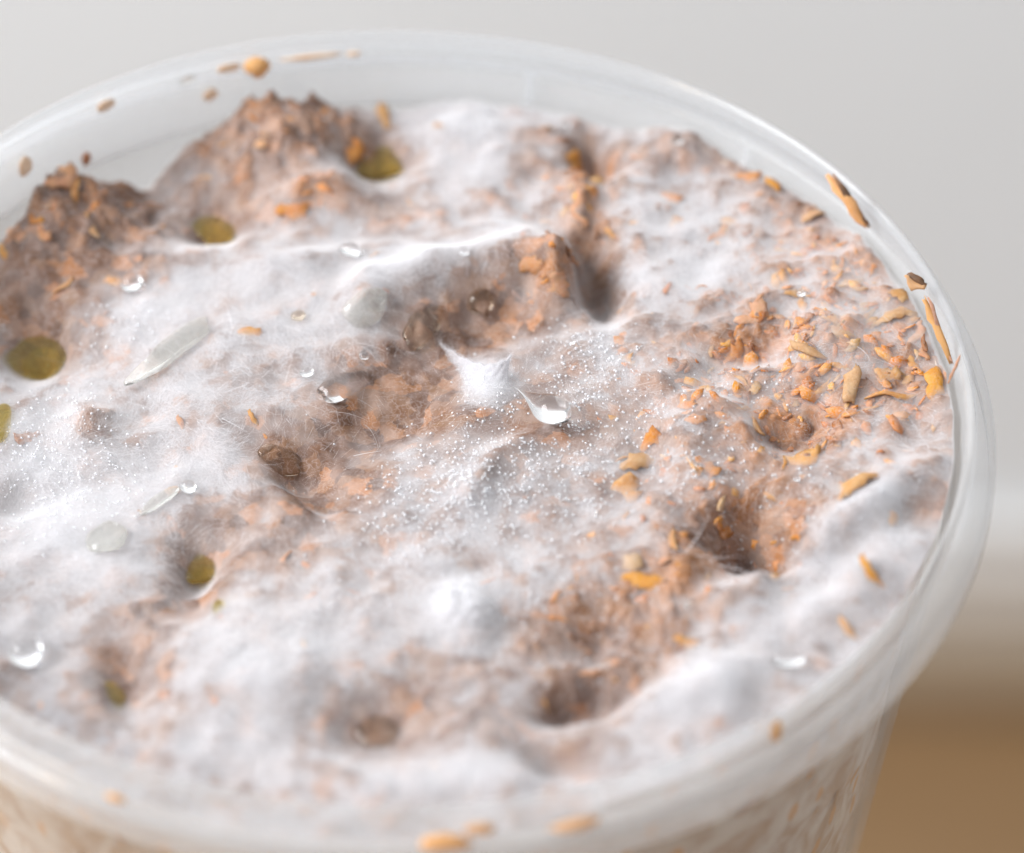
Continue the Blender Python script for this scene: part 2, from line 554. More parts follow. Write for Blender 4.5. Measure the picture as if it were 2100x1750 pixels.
# cover of white mycelium, 0 none .. 1 thick
CV = np.full_like(X, 0.48)
for cx, cy, rx, ry, ang, k in (
        (560, 295, 155, 90, 0, 0.80), (130, 480, 170, 115, 0, 0.85), (30, 590, 90, 80, 0, 0.60), (250, 430, 60, 60, 0, 0.4), (640, 425, 85, 26, -8, 0.38), (830, 440, 60, 40, 0, 0.25),
        (1080, 300, 45, 60, 0, 0.38), (1215, 315, 45, 36, 0, 0.50), (1195, 375, 60, 50, 0, 0.38), (1210, 500, 40, 100, -12, 0.75), (1005, 650, 140, 66, -8, 0.65),
        (1130, 570, 40, 36, 0, 0.45), (775, 840, 160, 75, -32, 0.58), (880, 800, 90, 50, 0, 0.35), (660, 965, 95, 50, 20, 0.42), (1060, 865, 190, 80, 0, 0.45), (720, 1020, 90, 40, 0, 0.25),
        (1400, 690, 190, 55, -12, 0.20), (1545, 690, 80, 46, 0, 0.40), (1640, 865, 100, 62, 0, 0.55), (1555, 1080, 95, 85, 40, 0.85), (1450, 1060, 60, 40, 0, 0.3),
        (1400, 1150, 75, 60, 0, 0.42), (1300, 1240, 130, 75, 0, 0.42), (1240, 1300, 110, 60, 0, 0.48), (1210, 1430, 145, 45, -14, 0.55), (770, 1490, 125, 85, 0, 0.55),
        (1130, 1565, 70, 38, 20, 0.45), (610, 1060, 95, 110, 0, 0.36), (390, 1200, 75, 130, 28, 0.50), (270, 1370, 85, 75, 0, 0.50), (230, 1440, 50, 45, 0, 0.25),
        (1770, 640, 150, 200, 0, 0.05), (1850, 780, 90, 50, 0, 0.40), (1790, 520, 90, 60, 30, 0.25), (1880, 930, 55, 50, 0, 0.25), (1880, 1050, 50, 35, 0, 0.3), (190, 890, 35, 38, 0, 0.38),
        (1400, 330, 95, 45, 0, 0.25), (1570, 390, 90, 50, 0, 0.3), (1660, 440, 60, 60, 0, 0.25), (770, 310, 70, 45, 0, 0.35), (455, 450, 55, 40, 0, 0.4), (860, 680, 70, 40, 0, 0.3),
        (1470, 880, 60, 50, 0, 0.15), (1380, 800, 60, 40, 0, 0.2), (1340, 905, 40, 25, 0, 0.3), (1640, 1050, 45, 35, 0, 0.3), (1300, 1010, 60, 40, 0, 0.2), (1100, 1330, 85, 60, 0, 0.35),
        (900, 1400, 100, 40, 0, 0.15), (560, 930, 50, 24, 10, 0.4), (90, 680, 60, 70, 0, 0.5)):
    CV -= k * spot(cx, cy, 1.06 * rx, 1.06 * ry, ang, 0.95)
for cx, cy, rx, ry, ang, k in (
        (950, 280, 120, 90, 0, 0.45), (870, 570, 170, 45, -12, 0.5), (1400, 570, 120, 70, 0, 0.40), (90, 950, 130, 130, 0, 0.45), (150, 1110, 190, 110, 0, 0.45), (500, 1400, 200, 130, 0, 0.35),
        (950, 1260, 62, 55, 0, 1.1), (1440, 1430, 110, 75, -8, 0.6), (900, 1600, 260, 70, 0, 0.4), (1740, 1090, 180, 36, -36, 0.5), (1660, 1240, 160, 60, -30, 0.35), (1850, 1330, 120, 80, -40, 0.3),
        (520, 600, 200, 40, -4, 0.3), (990, 770, 55, 45, 30, 0.7), (400, 960, 120, 60, 0, 0.35), (1250, 760, 60, 70, 0, 0.25), (900, 1000, 90, 60, 0, 0.15), (640, 690, 120, 60, 0, 0.2),
        (360, 720, 60, 60, 0, 0.25), (1460, 440, 90, 50, 0, 0.2), (1330, 420, 40, 60, 0, 0.25), (300, 650, 90, 50, 0, 0.25), (1900, 1150, 80, 60, -30, 0.3), (60, 1330, 80, 80, 0, 0.2)):
    CV += 0.85 * k * spot(cx, cy, rx, ry, ang, 1.0)
CV += 0.42 * fbm(X * 200, Y * 200, 55, 4, 0.55) + 0.10 * fbm(X * 700, Y * 700, 58, 3)
# felt avoids the crumb tops that poke through
CV -= 0.20 * np.clip(cr, 0, 1) * rough_zone + 0.14 * np.clip(md, 0, 1)
CV = 0.37 + 0.68 * (CV - 0.46)
CV = np.clip(CV, 0.0, 1.1)

# torn peak of felt beside the tear-shaped drop
PK = 0.7 * spot(1000, 800, 40, 30, 0, 1, False)
CV = np.clip(CV + 0.35 * spot(1000, 800, 45, 34, 0, 1.5, False), 0, 1.15)

# felt: drapes over the crumbs like a stretched cloth
drape = blur(HS, 0.40 / px_mm)
drape = np.maximum(drape, HS * 0.55 + drape * 0.45)
drape = blur(drape, 0.22 / px_mm)
fluff = 0.16 * fbm(X * 1400, Y * 1400, 71, 3) * np.clip(CV, 0.2, 1)
clump = np.abs(fbm(X * 700, Y * 700, 88, 2)) * (1.3 * spot(940, 1265, 70, 55) + 0.6 * spot(720, 1230, 130, 60) + 0.4 * spot(560, 1330, 170, 90) + 0.5 * spot(980, 260, 120, 60)) * 2.0
HM = drape - 0.35 + 0.95 * np.clip(CV, 0, 1) + fluff + PK + clump
HV = blur(HM, 0.35 / px_mm) + 0.10 + 0.40 * np.clip(CV, 0, 1) + 0.1 * fbm(X * 900, Y * 900, 77, 2)
for A in (HS, HM, HV):
    A *= 0.001
    A += ZP


def samp(A, x, y):
    u = np.clip((np.asarray(x) + EXT) / (2 * EXT) * (N - 1), 0, N - 1.001); w = np.clip((np.asarray(y) + EXT) / (2 * EXT) * (N - 1), 0, N - 1.001)
    i = u.astype(int); j = w.astype(int); a = u - i; b = w - j
    return A[i, j] * (1 - a) * (1 - b) + A[i + 1, j] * a * (1 - b) + A[i, j + 1] * (1 - a) * b + A[i + 1, j + 1] * a * b


def wall_r(z):
    """inside radius of the tub wall at height z"""
    return 0.0564 + z * (0.0564 - 0.0462) / 0.138


def on_surf(px, py, A=None):
    """the point of the felt seen at a layout position"""
    A = HM if A is None else A
    d = ray(px, py)
    t0 = (0.004 - CAM[2]) / d[2]; t1 = (-0.026 - CAM[2]) / d[2]
    for t in np.linspace(t0, t1, 240):
        p = CAM + d * t
        if p[2] <= samp(A, p[0], p[1]): return p
    return at_z(px, py, Z0)


def normal_at(x, y, A=None, e=0.0004):
    A = HM if A is None else A
    gx = (samp(A, x + e, y) - samp(A, x - e, y)) / (2 * e); gy = (samp(A, x, y + e) - samp(A, x, y - e)) / (2 * e)
    n = np.array([-gx, -gy, 1.0]); return n / np.linalg.norm(n)


cake = empty('mould_cake', (0, 0, -0.143), 'crumbly orange bran cake overgrown with white fluffy mould inside the tub', 'mould')


def disc_mesh(name, A, mat, n, dr):
    g = np.linspace(-1, 1, n)
    a, b = np.meshgrid(g, g, indexing='ij')
    r = np.where(np.abs(a) > np.abs(b), a, b)
    with np.errstate(divide='ignore', invalid='ignore'):
        phi = np.where(np.abs(a) > np.abs(b), (np.pi / 4) * b / a, np.pi / 2 - (np.pi / 4) * a / b)
    phi = np.nan_to_num(phi)
    x = r * np.cos(phi); y = r * np.sin(phi)
    x = x.ravel(); y = y.ravel()
    R = wall_r(Z0) - dr
    z = samp(A, x * R, y * R)
    # keep the edge against the sloping wall
    s = (wall_r(z) - dr) / R
    rad = np.hypot(x, y)
    k = 1 + (s - 1) * rad ** 4
    xx = x * R * k; yy = y * R * k
    i = np.arange(n * n).reshape(n, n)
    fc = np.stack([i[:-1, :-1].ravel(), i[1:, :-1].ravel(), i[1:, 1:].ravel(), i[:-1, 1:].ravel()], 1)
    o = mesh_obj(name, np.stack([xx, yy, z + 0.143], 1), fc, mat, cake)
    return o, x * R, y * R


FRESH = np.clip(0.75 * spot(1760, 640, 230, 270) + 0.45 * spot(1330, 1200, 200, 90) + 0.5 * spot(1540, 800, 260, 130) + 0.8 * spot(120, 400, 150, 70) + 0.6 * spot(1140, 570, 60, 50)
                + 0.6 * spot(1190, 400, 80, 90) + 0.4 * spot(560, 280, 150, 70) + 0.5 * spot(640, 430, 90, 30) + 0.4 * spot(1460, 1000, 150, 80), 0, 1)
o, xs, ys = disc_mesh('substrate_top', HS, M_sub, 430, 0.0004); attr(o, 'fresh', samp(FRESH, xs, ys))
o, xs, ys = disc_mesh('mycelium_felt', HM, M_mat, 520, 0.0003); attr(o, 'cover', samp(CV, xs, ys)); tag(o, kind='stuff')
# loose cottony growth: a body of thin white threads, as thick as the cover is dense
CB = np.clip(blur(CV, 0.30 / px_mm), 0, 1.1)
HT = HM - 0.0001 + np.clip(blur(HM, 0.75 / px_mm) - HM + 0.0001, 0, 1) * (0.3 + 0.7 * sstep(0.0, 0.2, CB)) + 0.001 * (0.40 + 0.48 * CB)
HT = blur(HT + 0.00022 * FRESH, 0.25 / px_mm)


def slab_mesh(name, top, bot, mat, n, dr):
    g = np.linspace(-1, 1, n)
    a, b = np.meshgrid(g, g, indexing='ij')
    r = np.where(np.abs(a) > np.abs(b), a, b)
    with np.errstate(divide='ignore', invalid='ignore'):
        phi = np.nan_to_num(np.where(np.abs(a) > np.abs(b), (np.pi / 4) * b / a, np.pi / 2 - (np.pi / 4) * a / b))
    x = (r * np.cos(phi)).ravel(); y = (r * np.sin(phi)).ravel()
    R = wall_r(Z0) - dr
    V = []
    for A in (top, bot):
        z = samp(A, x * R, y * R)
        k = 1 + ((wall_r(z) - dr) / R - 1) * np.hypot(x, y) ** 4
        V.append(np.stack([x * R * k, y * R * k, z + 0.143], 1))
    i = np.arange(n * n).reshape(n, n); m_ = n * n
    q = np.stack([i[:-1, :-1].ravel(), i[1:, :-1].ravel(), i[1:, 1:].ravel(), i[:-1, 1:].ravel()], 1)
    e = np.concatenate([i[:, 0], i[-1, 1:], i[-2::-1, -1], i[0, -2:0:-1]])
    e2 = np.roll(e, -1)
    side = np.stack([e, e + m_, e2 + m_, e2], 1)
    return mesh_obj(name, np.concatenate(V), np.concatenate([q, q[:, ::-1] + m_, side]), mat, cake)


o = slab_mesh('mycelium_mist', np.maximum(HT, HS - 0.0012), HS - 0.0016, M_mist, 300, 0.0003); tag(o, kind='stuff')


# torn sheet of felt standing up beside the tear-shaped drop
def sheet_pt(px, py, h):
    p = on_surf(px, py); return p + np.array([0, 0, h * 0.001])


def bez(a, b_, c, t): return a * (1 - t) ** 2 + 2 * b_ * t * (1 - t) + c * t * t


top3 = [sheet_pt(890, 690, -0.25), sheet_pt(1000, 800, 1.3), sheet_pt(1046, 772, 2.9)]
mid3 = [sheet_pt(905, 715, -0.15), sheet_pt(985, 815, 0.7), sheet_pt(1040, 785, 1.0)]
bot3 = [sheet_pt(925, 760, -0.15), sheet_pt(985, 850, -0.1), sheet_pt(1048, 800, -0.15)]
sv, sc_ = [], []
nu, nv = 40, 18
for i in range(nu + 1):
    u = i / nu
    a, b_, c = bez(*top3, u), bez(*mid3, u), bez(*bot3, u)
    for j in range(nv + 1):
        w = j / nv
        q = bez(a, 2 * b_ - (a + c) / 2, c, w)
        q = q + 0.00006 * (rng.random(3) - 0.5) + np.array([0, 0, 0.00012 * math.sin(40 * u + 9 * w) * (1 - w)])
        sv.append(q + np.array([0, 0, 0.143])); sc_.append(0.9 - 0.65 * w ** 1.4 - 0.6 * max(0, 1 - 2.5 * u))
sf = [(i * (nv + 1) + j, (i + 1) * (nv + 1) + j, (i + 1) * (nv + 1) + j + 1, i * (nv + 1) + j + 1) for i in range(nu) for j in range(nv)]
o = mesh_obj('felt_peak', sv, sf, M_mat, cake); attr(o, 'cover', sc_)
sd = o.modifiers.new('thickness', 'SOLIDIFY'); sd.thickness = 0.00012
tag(o, 'torn white sheet of felt rising to a sharp peak')

# side of the cake pressed against the wall
def mat_side():
    t = NT('cake_side')
    n1 = t.noise(180, 5.0, 0.6, 0.6, t.mapping(rot=(0, 0.5, 0)))
    mp = t.n('ShaderNodeMapping'); mp.inputs['Scale'].default_value = (1, 1, 0.6); mp.inputs['Rotation'].default_value = (0.25, 0.25, 0)
    t.l(t.obj(), mp.inputs[0])
    v = t.n('ShaderNodeTexVoronoi'); v.inputs['Scale'].default_value = 420; t.l(mp.outputs[0], v.inputs['Vector'])
    cell = t.n('ShaderNodeSeparateColor'); t.l(v.outputs['Color'], cell.inputs[0])
    fl = t.math('MULTIPLY', t.maprange(v.outputs['Distance'], 0.42, 0.30), t.maprange(cell.outputs[0], 0.72, 0.80))
    c = t.mix(t.maprange(n1, 0.35, 0.68), (0.70, 0.63, 0.56), (0.46, 0.31, 0.20))
    c = t.mix(t.math('MULTIPLY', fl, 0.8), c, (0.66, 0.33, 0.10))
    p = t.n('ShaderNodeBsdfPrincipled'); p.inputs['Roughness'].default_value = 0.7
    t.l(c, p.inputs['Base Color'])
    t.l(t.bump(t.noise(900, 4.0, 0.6), 0.0003, 0.6), p.inputs['Normal'])
    return t.fin(p.outputs[0])


zz = np.linspace(0.0, 1.0, 40)
na = 240
vs, fs = [], []
for i in range(na):
    a = 2 * math.pi * i / na
    ca, sa = math.cos(a), math.sin(a)
    R0 = wall_r(Z0) - 0.0008
    zt = float(samp(HS, R0 * ca, R0 * sa))
    for t in zz:
        z = zt + t * (-0.1425 - zt)
        r = wall_r(z) - 0.0007 - 0.0004 * abs(math.sin(7 * a + 30 * z * 10) * math.sin(13 * a - z * 500))
        vs.append((r * ca, r * sa, z + 0.143))
for i in range(na):
    j = (i + 1) % na
    for k in range(39): fs.append((i * 40 + k, i * 40 + k + 1, j * 40 + k + 1, j * 40 + k))
mesh_obj('substrate_side', vs, fs, mat_side(), cake)

# ------------------------------------------------------------------ the tub
tub = empty('plastic_tub', (0, 0, TABLE_Z + 0.0002), 'round clear plastic tub with a wide rolled rim', 'tub')
ZB = -(TABLE_Z + 0.0002)


def up(prof): return [(r, z + ZB) for r, z in prof]


T = 0.0007
wo = lambda z: wall_r(z) + T
wall_prof = [(wall_r(-0.143), -0.143), (wall_r(-0.06), -0.06), (wall_r(-0.0095), -0.0095), (wo(-0.0095), -0.0095), (wo(-0.06), -0.06), (wo(-0.143), -0.143)]
mesh_obj('wall', *lathe(up(wall_prof), 200), M_tub, tub)
b = [(0.0001, -0.1435), (wall_r(-0.143) - 0.0002, -0.1435), (wall_r(-0.143) + T, -0.1432), (wall_r(-0.143) + T, -0.1448), (wall_r(-0.143) - 0.002, -0.145), (0.0001, -0.1446)]
mesh_obj('base', *lathe(up(b), 120), M_tub, tub)
# collar above the fill line, rounded lip, ledge and outer skirt
rim = [(wall_r(-0.0093), -0.0093), (0.05655, -0.006), (0.05675, -0.002), (0.05685, -0.0006), (0.0571, -0.0001), (0.0574, 0.0), (0.0577, -0.0002), (0.05785, -0.0007),
       (0.0579, -0.0022), (0.0581, -0.0030), (0.0586, -0.0033), (0.0594, -0.0034), (0.0599, -0.0036), (0.0602, -0.0041), (0.0603, -0.0048), (0.0604, -0.0066), (0.0603, -0.0069),
       (0.0600, -0.0068), (0.0597, -0.0064), (0.0596, -0.0050), (0.0593, -0.0043), (0.0586, -0.0041), (0.0577, -0.0041), (0.05735, -0.0046), (wo(-0.0093) - 0.0, -0.0093)]
lp = mesh_obj('rim', *lathe(up(rim), 300), M_rim, tub)

# moulding lines on the back of the wall
def wall_hit(px, py):
    d = ray(px, py)
    for t in np.linspace(0.28, 0.42, 1500):
        p = CAM + d * t
        if p[1] > 0 and p[2] < 0.0 and math.hypot(p[0], p[1]) > wall_r(p[2]) - 0.0001: return p
    return None


for (pxa, pya, pyb, wl) in ((1083, 148, 215, 0.0007), (1092, 148, 200, 0.0004), (1531, 300, 342, 0.0005)):
    p = wall_hit(pxa, pya); q = wall_hit(pxa, pyb)
    if p is None or q is None: continue
    v, f = box((0, 0, 0), (wl, 0.0003, abs(p[2] - q[2])))
    o = mesh_obj('moulding_line', v, f, M_rim, tub, False)
    o.location = ((p[0] + q[0]) / 2 * 0.996, (p[1] + q[1]) / 2 * 0.996, (p[2] + q[2]) / 2 + ZB)
    o.rotation_euler = (0, 0, math.atan2(p[1], p[0]) - math.pi / 2)

# ------------------------------------------------------------------ bran flakes
def flake_mesh(name, L, Wd, th, curl, twist, seed, mat, nx=7, ny=3):
    r = np.random.default_rng(seed)
    top, bot = [], []
    k1, k2, p1 = r.uniform(0.5, 1.0), r.uniform(0.5, 1.0), r.random() * 6
    for i in range(nx + 1):
        s = i / nx * 2 - 1
        w = Wd * (1 - (k1 if s < 0 else k2) * 0.8 * abs(s) ** 2.2) * (1 + 0.55 * (r.random() - 0.5))
        off = 0.30 * Wd * (r.random() - 0.5) + 0.12 * Wd * math.sin(2.4 * s + p1)
        for j in range(ny + 1):
            q = j / ny * 2 - 1
            x = s * L / 2 + 0.09 * L * (r.random() - 0.5); y = q * w / 2 + off + 0.22 * L * curl * s * s
            z = curl * L * 0.22 * (1 - s * s) + 0.10 * Wd * (1 - q * q) + 0.10 * Wd * (r.random() - 0.5) + 0.04 * L * math.sin(3 * s + p1)
            a = twist * s
            y, z = y * math.cos(a) - z * math.sin(a), y * math.sin(a) + z * math.cos(a)
            top.append((x, y, z + th / 2)); bot.append((x, y, z - th / 2))
    v = top + bot
    n = len(top); f = []
    k = ny + 1
    for i in range(nx):
        for j in range(ny):
            a = i * k + j
            f.append((a, a + k, a + k + 1, a + 1)); f.append((n + a, n + a + 1, n + a + k + 1, n + a + k))
    edge = [i * k for i in range(nx + 1)] + [nx * k + j for j in range(1, k)] + [i * k + ny for i in range(nx - 1, -1, -1)] + [j for j in range(ny - 1, 0, -1)]
    for a, b_ in zip(edge, edge[1:] + edge[:1]): f.append((b_, a, n + a, n + b_))
    me = bpy.data.meshes.new(name); me.from_pydata(v, [], f); me.materials.append(mat)
    me.polygons.foreach_set('use_smooth', np.ones(len(f), dtype=bool))
    return me


SHAPES = []
for mi, M in enumerate(M_flakes):
    for s in range(5):
        SHAPES.append((mi, flake_mesh('flake', 1.0, (0.20, 0.34, 0.50, 0.72, 0.22)[s], 0.045, (0.35, 0.15, 0.25, 0.1, 0.6)[s], (0.3, -0.4, 0.2, 0.5, -0.7)[s], 100 + mi * 7 + s, M)))


def frame_from(n, d):
    n = Vector(n).normalized(); d = Vector(d); d = (d - n * d.dot(n)).normalized()
    y = n.cross(d)
    return Matrix((d, y, n)).transposed()


n_flake = 0


def put_flake(p, n, d, L, mi, shape=None, lift=0.0):
    global n_flake
    s = shape if shape is not None else random.randrange(5)
    me = SHAPES[mi * 5 + s][1]
    o = bpy.data.objects.new('flake', me); col.objects.link(o); o.parent = cake
    R = frame_from(n, d).to_4x4() @ Matrix.Diagonal((L, L, L, 1))
    o.matrix_local = Matrix.Translation(Vector(p) + Vector(n) * lift - Vector((0, 0, -0.143))) @ R
    n_flake += 1
    return o


def img_dir(px, py, ang):
    """direction on the felt that runs at an angle across the layout"""
    a = math.radians(ang)
    p = on_surf(px, py); q = at_z(px + 30 * math.cos(a), py + 30 * math.sin(a), p[2])
    return q - p


MMP = 1.143 / 23.4 / 1000      # metres per layout pixel near the focus

# flakes one can point to: x, y, length px, angle, colour, shape
for cx, cy, L, ang, mi, sh in (
        (1290, 1005, 75, 80, 1, 3), (1310, 955, 90, -20, 3, 2), (1335, 905, 55, -10, 0, 3), (1545, 875, 75, 60, 1, 0), (1640, 945, 100, -10, 1, 2),
        (1680, 805, 80, -40, 1, 0), (1745, 790, 110, 100, 3, 1), (1655, 725, 90, 25, 3, 4), (1720, 680, 85, -80, 1, 3), (1820, 770, 60, 10, 1, 3),
        (1850, 775, 60, 40, 1, 3), (1830, 820, 110, -8, 1, 0), (1925, 790, 110, -80, 1, 1), (1835, 655, 95, -10, 3, 2), (1880, 690, 75, -60, 0, 1),
        (1690, 430, 70, -80, 1, 3), (1600, 370, 60, 50, 1, 1), (1560, 350, 55, 30, 0, 3), (1790, 520, 60, -45, 0, 0), (1805, 550, 60, -75, 0, 0),
        (1645, 625, 55, 80, 1, 1), (1770, 1000, 150, -55, 3, 2), (1785, 1180, 80, 40, 1, 4), (1740, 1300, 70, 40, 1, 4), (1380, 1110, 70, 75, 1, 0),
        (1330, 1200, 110, 15, 1, 1), (1190, 430, 90, 75, 0, 1), (1145, 585, 60, 80, 0, 3), (1095, 545, 60, 30, 0, 3), (1060, 605, 50, 40, 2, 0), (1090, 615, 40, 60, 0, 1),
        (435, 275, 60, -30, 0, 1), (130, 370, 90, -40, 0, 2), (150, 400, 80, 70, 1, 4), (600, 435, 70, 20, 0, 3), (520, 210, 60, 20, 0, 1), (785, 235, 90, 60, 3, 1),
        (665, 235, 60, -50, 0, 0), (230, 580, 75, 40, 1, 1), (130, 595, 70, -20, 1, 0), (520, 865, 50, 40, 1, 4), (545, 900, 30, 50, 0, 0), (1215, 1385, 60, -5, 0, 0),
        (900, 260, 40, 20, 3, 1), (1290, 945, 60, -25, 1, 0), (1830, 1065, 60, -65, 1, 1), (1700, 655, 40, 0, 1, 3), (1870, 750, 60, 70, 1, 1), (1865, 650, 60, 30, 1, 2),
        (20, 480, 70, 30, 0, 2), (8, 520, 60, 70, 1, 1), (185, 465, 70, 50, 3, 0), (1645, 1050, 60, 10, 2, 3), (1440, 805, 70, -30, 1, 1), (1410, 830, 60, 50, 0, 2),
        (1175, 340, 80, 50, 1, 3), (1220, 380, 70, -20, 3, 2), (640, 420, 70, -15, 0, 1), (840, 420, 50, 40, 1, 0), (770, 525, 40, -40, 1, 1), (1380, 410, 50, 60, 0, 3),
        (1500, 730, 70, -40, 0, 2), (1545, 650, 80, -30, 0, 2), (1930, 720, 60, 80, 0, 1), (1880, 600, 60, 40, 3, 2), (1960, 700, 50, 80, 2, 0), (1480, 1090, 50, 20, 0, 2)):
    p = on_surf(cx, cy); n = normal_at(p[0], p[1], None, 0.0012)
    rad = math.hypot(p[0], p[1]); lim = wall_r(p[2]) - 0.0015
    if rad > lim: p = np.array([p[0] * lim / rad, p[1] * lim / rad, p[2]])
    n = n + 0.45 * (rng.random(3) - 0.5)
    put_flake(p, n, img_dir(cx, cy, ang), L * MMP, mi, sh, 0.00015)
# the rest, thick on the crumbly side
tries = 0
while n_flake < 238 and tries < 6000:
    tries += 1
    r = (wall_r(Z0) - 0.002) * math.sqrt(random.random()); a = random.random() * 2 * math.pi
    x, y = r * math.cos(a), r * math.sin(a)
    px, py, _ = proj(np.array([x, y, float(samp(ZP, x, y))]))
    if not (-60 < px < 2100 and 150 < py < 1650): continue
    c = float(samp(CV, x, y)); z = float(samp(rough_zone, x, y))
    if random.random() > (0.15 + 0.9 * max(0, 0.5 - c)) * z * z: continue
    n = normal_at(x, y, None, 0.0012) + 0.9 * (rng.random(3) - 0.5)
    L = random.uniform(0.0011, 0.0032)
    mi = random.choices((0, 1, 2, 3), (5, 4, 3, 1))[0]
    put_flake((x, y, float(samp(HM, x, y))), n, (random.uniform(-1, 1), random.uniform(-1, 1), 0.2 * random.uniform(-1, 1)), L, mi, None, random.uniform(-0.0004, 0.0002) if z > 0.8 else -0.0003)
# pressed against the front of the wall
for k in range(60):
    a = math.radians(random.uniform(-165, -25)); z = -0.010 - 0.034 * random.random() ** 0.8
    r = wall_r(z) - 0.0005
    nn = Vector((math.cos(a), math.sin(a), 0)); tg = Vector((-math.sin(a), math.cos(a), 0))
    sl = 1 if math.cos(a) < 0 else -1
    dd = tg * random.uniform(0.2, 0.9) * sl * -1 + Vector((0, 0, 1)) * random.uniform(0.2, 0.7) * 1.0
    o = put_flake((r * nn.x, r * nn.y, z), nn, dd, random.uniform(0.0012, 0.0034), random.choice((0, 1, 1, 3)), random.choice((0, 1, 4)), -0.0002)
    o.scale.z *= 0.12

# fragments too small to pick apart
def mat_frag():
    t = NT('bran_fragment')
    g = t.n('ShaderNodeNewGeometry')
    ramp = t.n('ShaderNodeValToRGB'); e = ramp.color_ramp.elements
    e[0].position = 0.0; e[0].color = (0.34, 0.14, 0.05, 1); e[1].position = 1.0; e[1].color = (0.66, 0.42, 0.20, 1)
    for pos, c in ((0.3, (0.62, 0.20, 0.03)), (0.65, (0.76, 0.29, 0.03)), (0.88, (0.80, 0.40, 0.07))):
        q = e.new(pos); q.color = (*c, 1)
    t.l(g.outputs['Random Per Island'], ramp.inputs[0])
    fz = t.noise(3000, 3.0, 0.7, 1.0, g.outputs['Position'])
    fm = t.maprange(t.math('ABSOLUTE', t.math('SUBTRACT', fz, 0.5)), 0.0, 0.06, 0.55, 0.0)
    cc = t.mix(fm, ramp.outputs[0], (0.72, 0.68, 0.67))
    p = t.n('ShaderNodeBsdfPrincipled'); p.inputs['Roughness'].default_value = 0.8; p.inputs['Specular IOR Level'].default_value = 0.15
    t.l(cc, p.inputs['Base Color'])
    t.l(t.bump(fz, 0.0002, 0.8), p.inputs['Normal'])
    tl = t.n('ShaderNodeBsdfTranslucent'); t.l(cc, tl.inputs[0])
    return t.fin(t.mixs(0.25, p.outputs[0], tl.outputs[0]))


fv, ff, cnt, off = [], [], 0, 0
for tries in range(60000):
    if cnt >= 1150: break
    r = (wall_r(Z0) - 0.0015) * math.sqrt(random.random()); a = random.random() * 2 * math.pi
    x, y = r * math.cos(a), r * math.sin(a)
    c = float(samp(CV, x, y)); fr = float(samp(FRESH, x, y))
    if random.random() > (0.005 + 0.9 * fr ** 1.3) * max(0.12, 0.9 - 1.1 * c): continue
    L = random.uniform(0.0006, 0.0026) * (1.5 if random.random() < 0.1 else 1)
    w = L * random.uniform(0.25, 0.7); th = L * 0.08
    R = np.array(frame_from(normal_at(x, y, None, 0.0008) + 1.1 * (rng.random(3) - 0.5), (random.uniform(-1, 1), random.uniform(-1, 1), random.uniform(-0.4, 0.4))))
    ol = [(math.cos(q) * L / 2 * random.uniform(0.7, 1.1), math.sin(q) * w / 2 * random.uniform(0.6, 1.2)) for q in np.linspace(0, 2 * math.pi, 7)[:-1]]
    k = 0.35 * random.uniform(-1, 1) / L
    P = np.array([(u, v_, th / 2 + k * u * u) for u, v_ in ol] + [(u, v_, -th / 2 + k * u * u) for u, v_ in ol]) @ R.T + np.array([x, y, float(samp(HM, x, y)) + random.uniform(-0.0005, 0.00005) + (random.uniform(0, 0.0005) if fr > 0.4 else 0.0) + 0.143])
    fv.append(P)
    ff += [(off, off + 1, off + 2), (off, off + 2, off + 3), (off, off + 3, off + 4), (off, off + 4, off + 5)]
    ff += [(off + 6, off + 8, off + 7), (off + 6, off + 9, off + 8), (off + 6, off + 10, off + 9), (off + 6, off + 11, off + 10)]
    for q in range(6):
        z_ = (q + 1) % 6
        ff += [(off + q, off + 6 + q, off + 6 + z_), (off + q, off + 6 + z_, off + z_)]
    off += 12; cnt += 1
o = mesh_obj('bran_fragments', np.concatenate(fv), ff, mat_frag(), cake, False); tag(o, kind='stuff')

# ------------------------------------------------------------------ fuzz of loose threads
def ribbons(name, P0, D, NRM, L, Wd, bend, segs, mat, parent):
    n = len(P0)
    side = np.cross(D, NRM + 0.8 * (rng.random((n, 3)) - 0.5)); side /= np.linalg.norm(side, axis=1)[:, None] + 1e-12
    B = np.cross(D, rng.standard_normal((n, 3))); B /= np.linalg.norm(B, axis=1)[:, None] + 1e-12
    rows = []
    for k in range(segs + 1):
        t = k / segs
        c = P0 + D * (L * t)[:, None] + B * (bend * L * t * t)[:, None] - np.array([0, 0, 1]) * (0.15 * L * t * t)[:, None]
        w = (Wd * (1 - 0.7 * t))[:, None] * 0.5
        rows.append(c - side * w); rows.append(c + side * w)
    V = np.stack(rows, 1).reshape(-1, 3)
    base = np.arange(n) * (2 * (segs + 1))
    F = np.concatenate([np.stack([base + 2 * k, base + 2 * k + 1, base + 2 * k + 3, base + 2 * k + 2], 1) for k in range(segs)])
    return mesh_obj(name, V + np.array([0, 0, 0.143]), F, mat, parent, True)


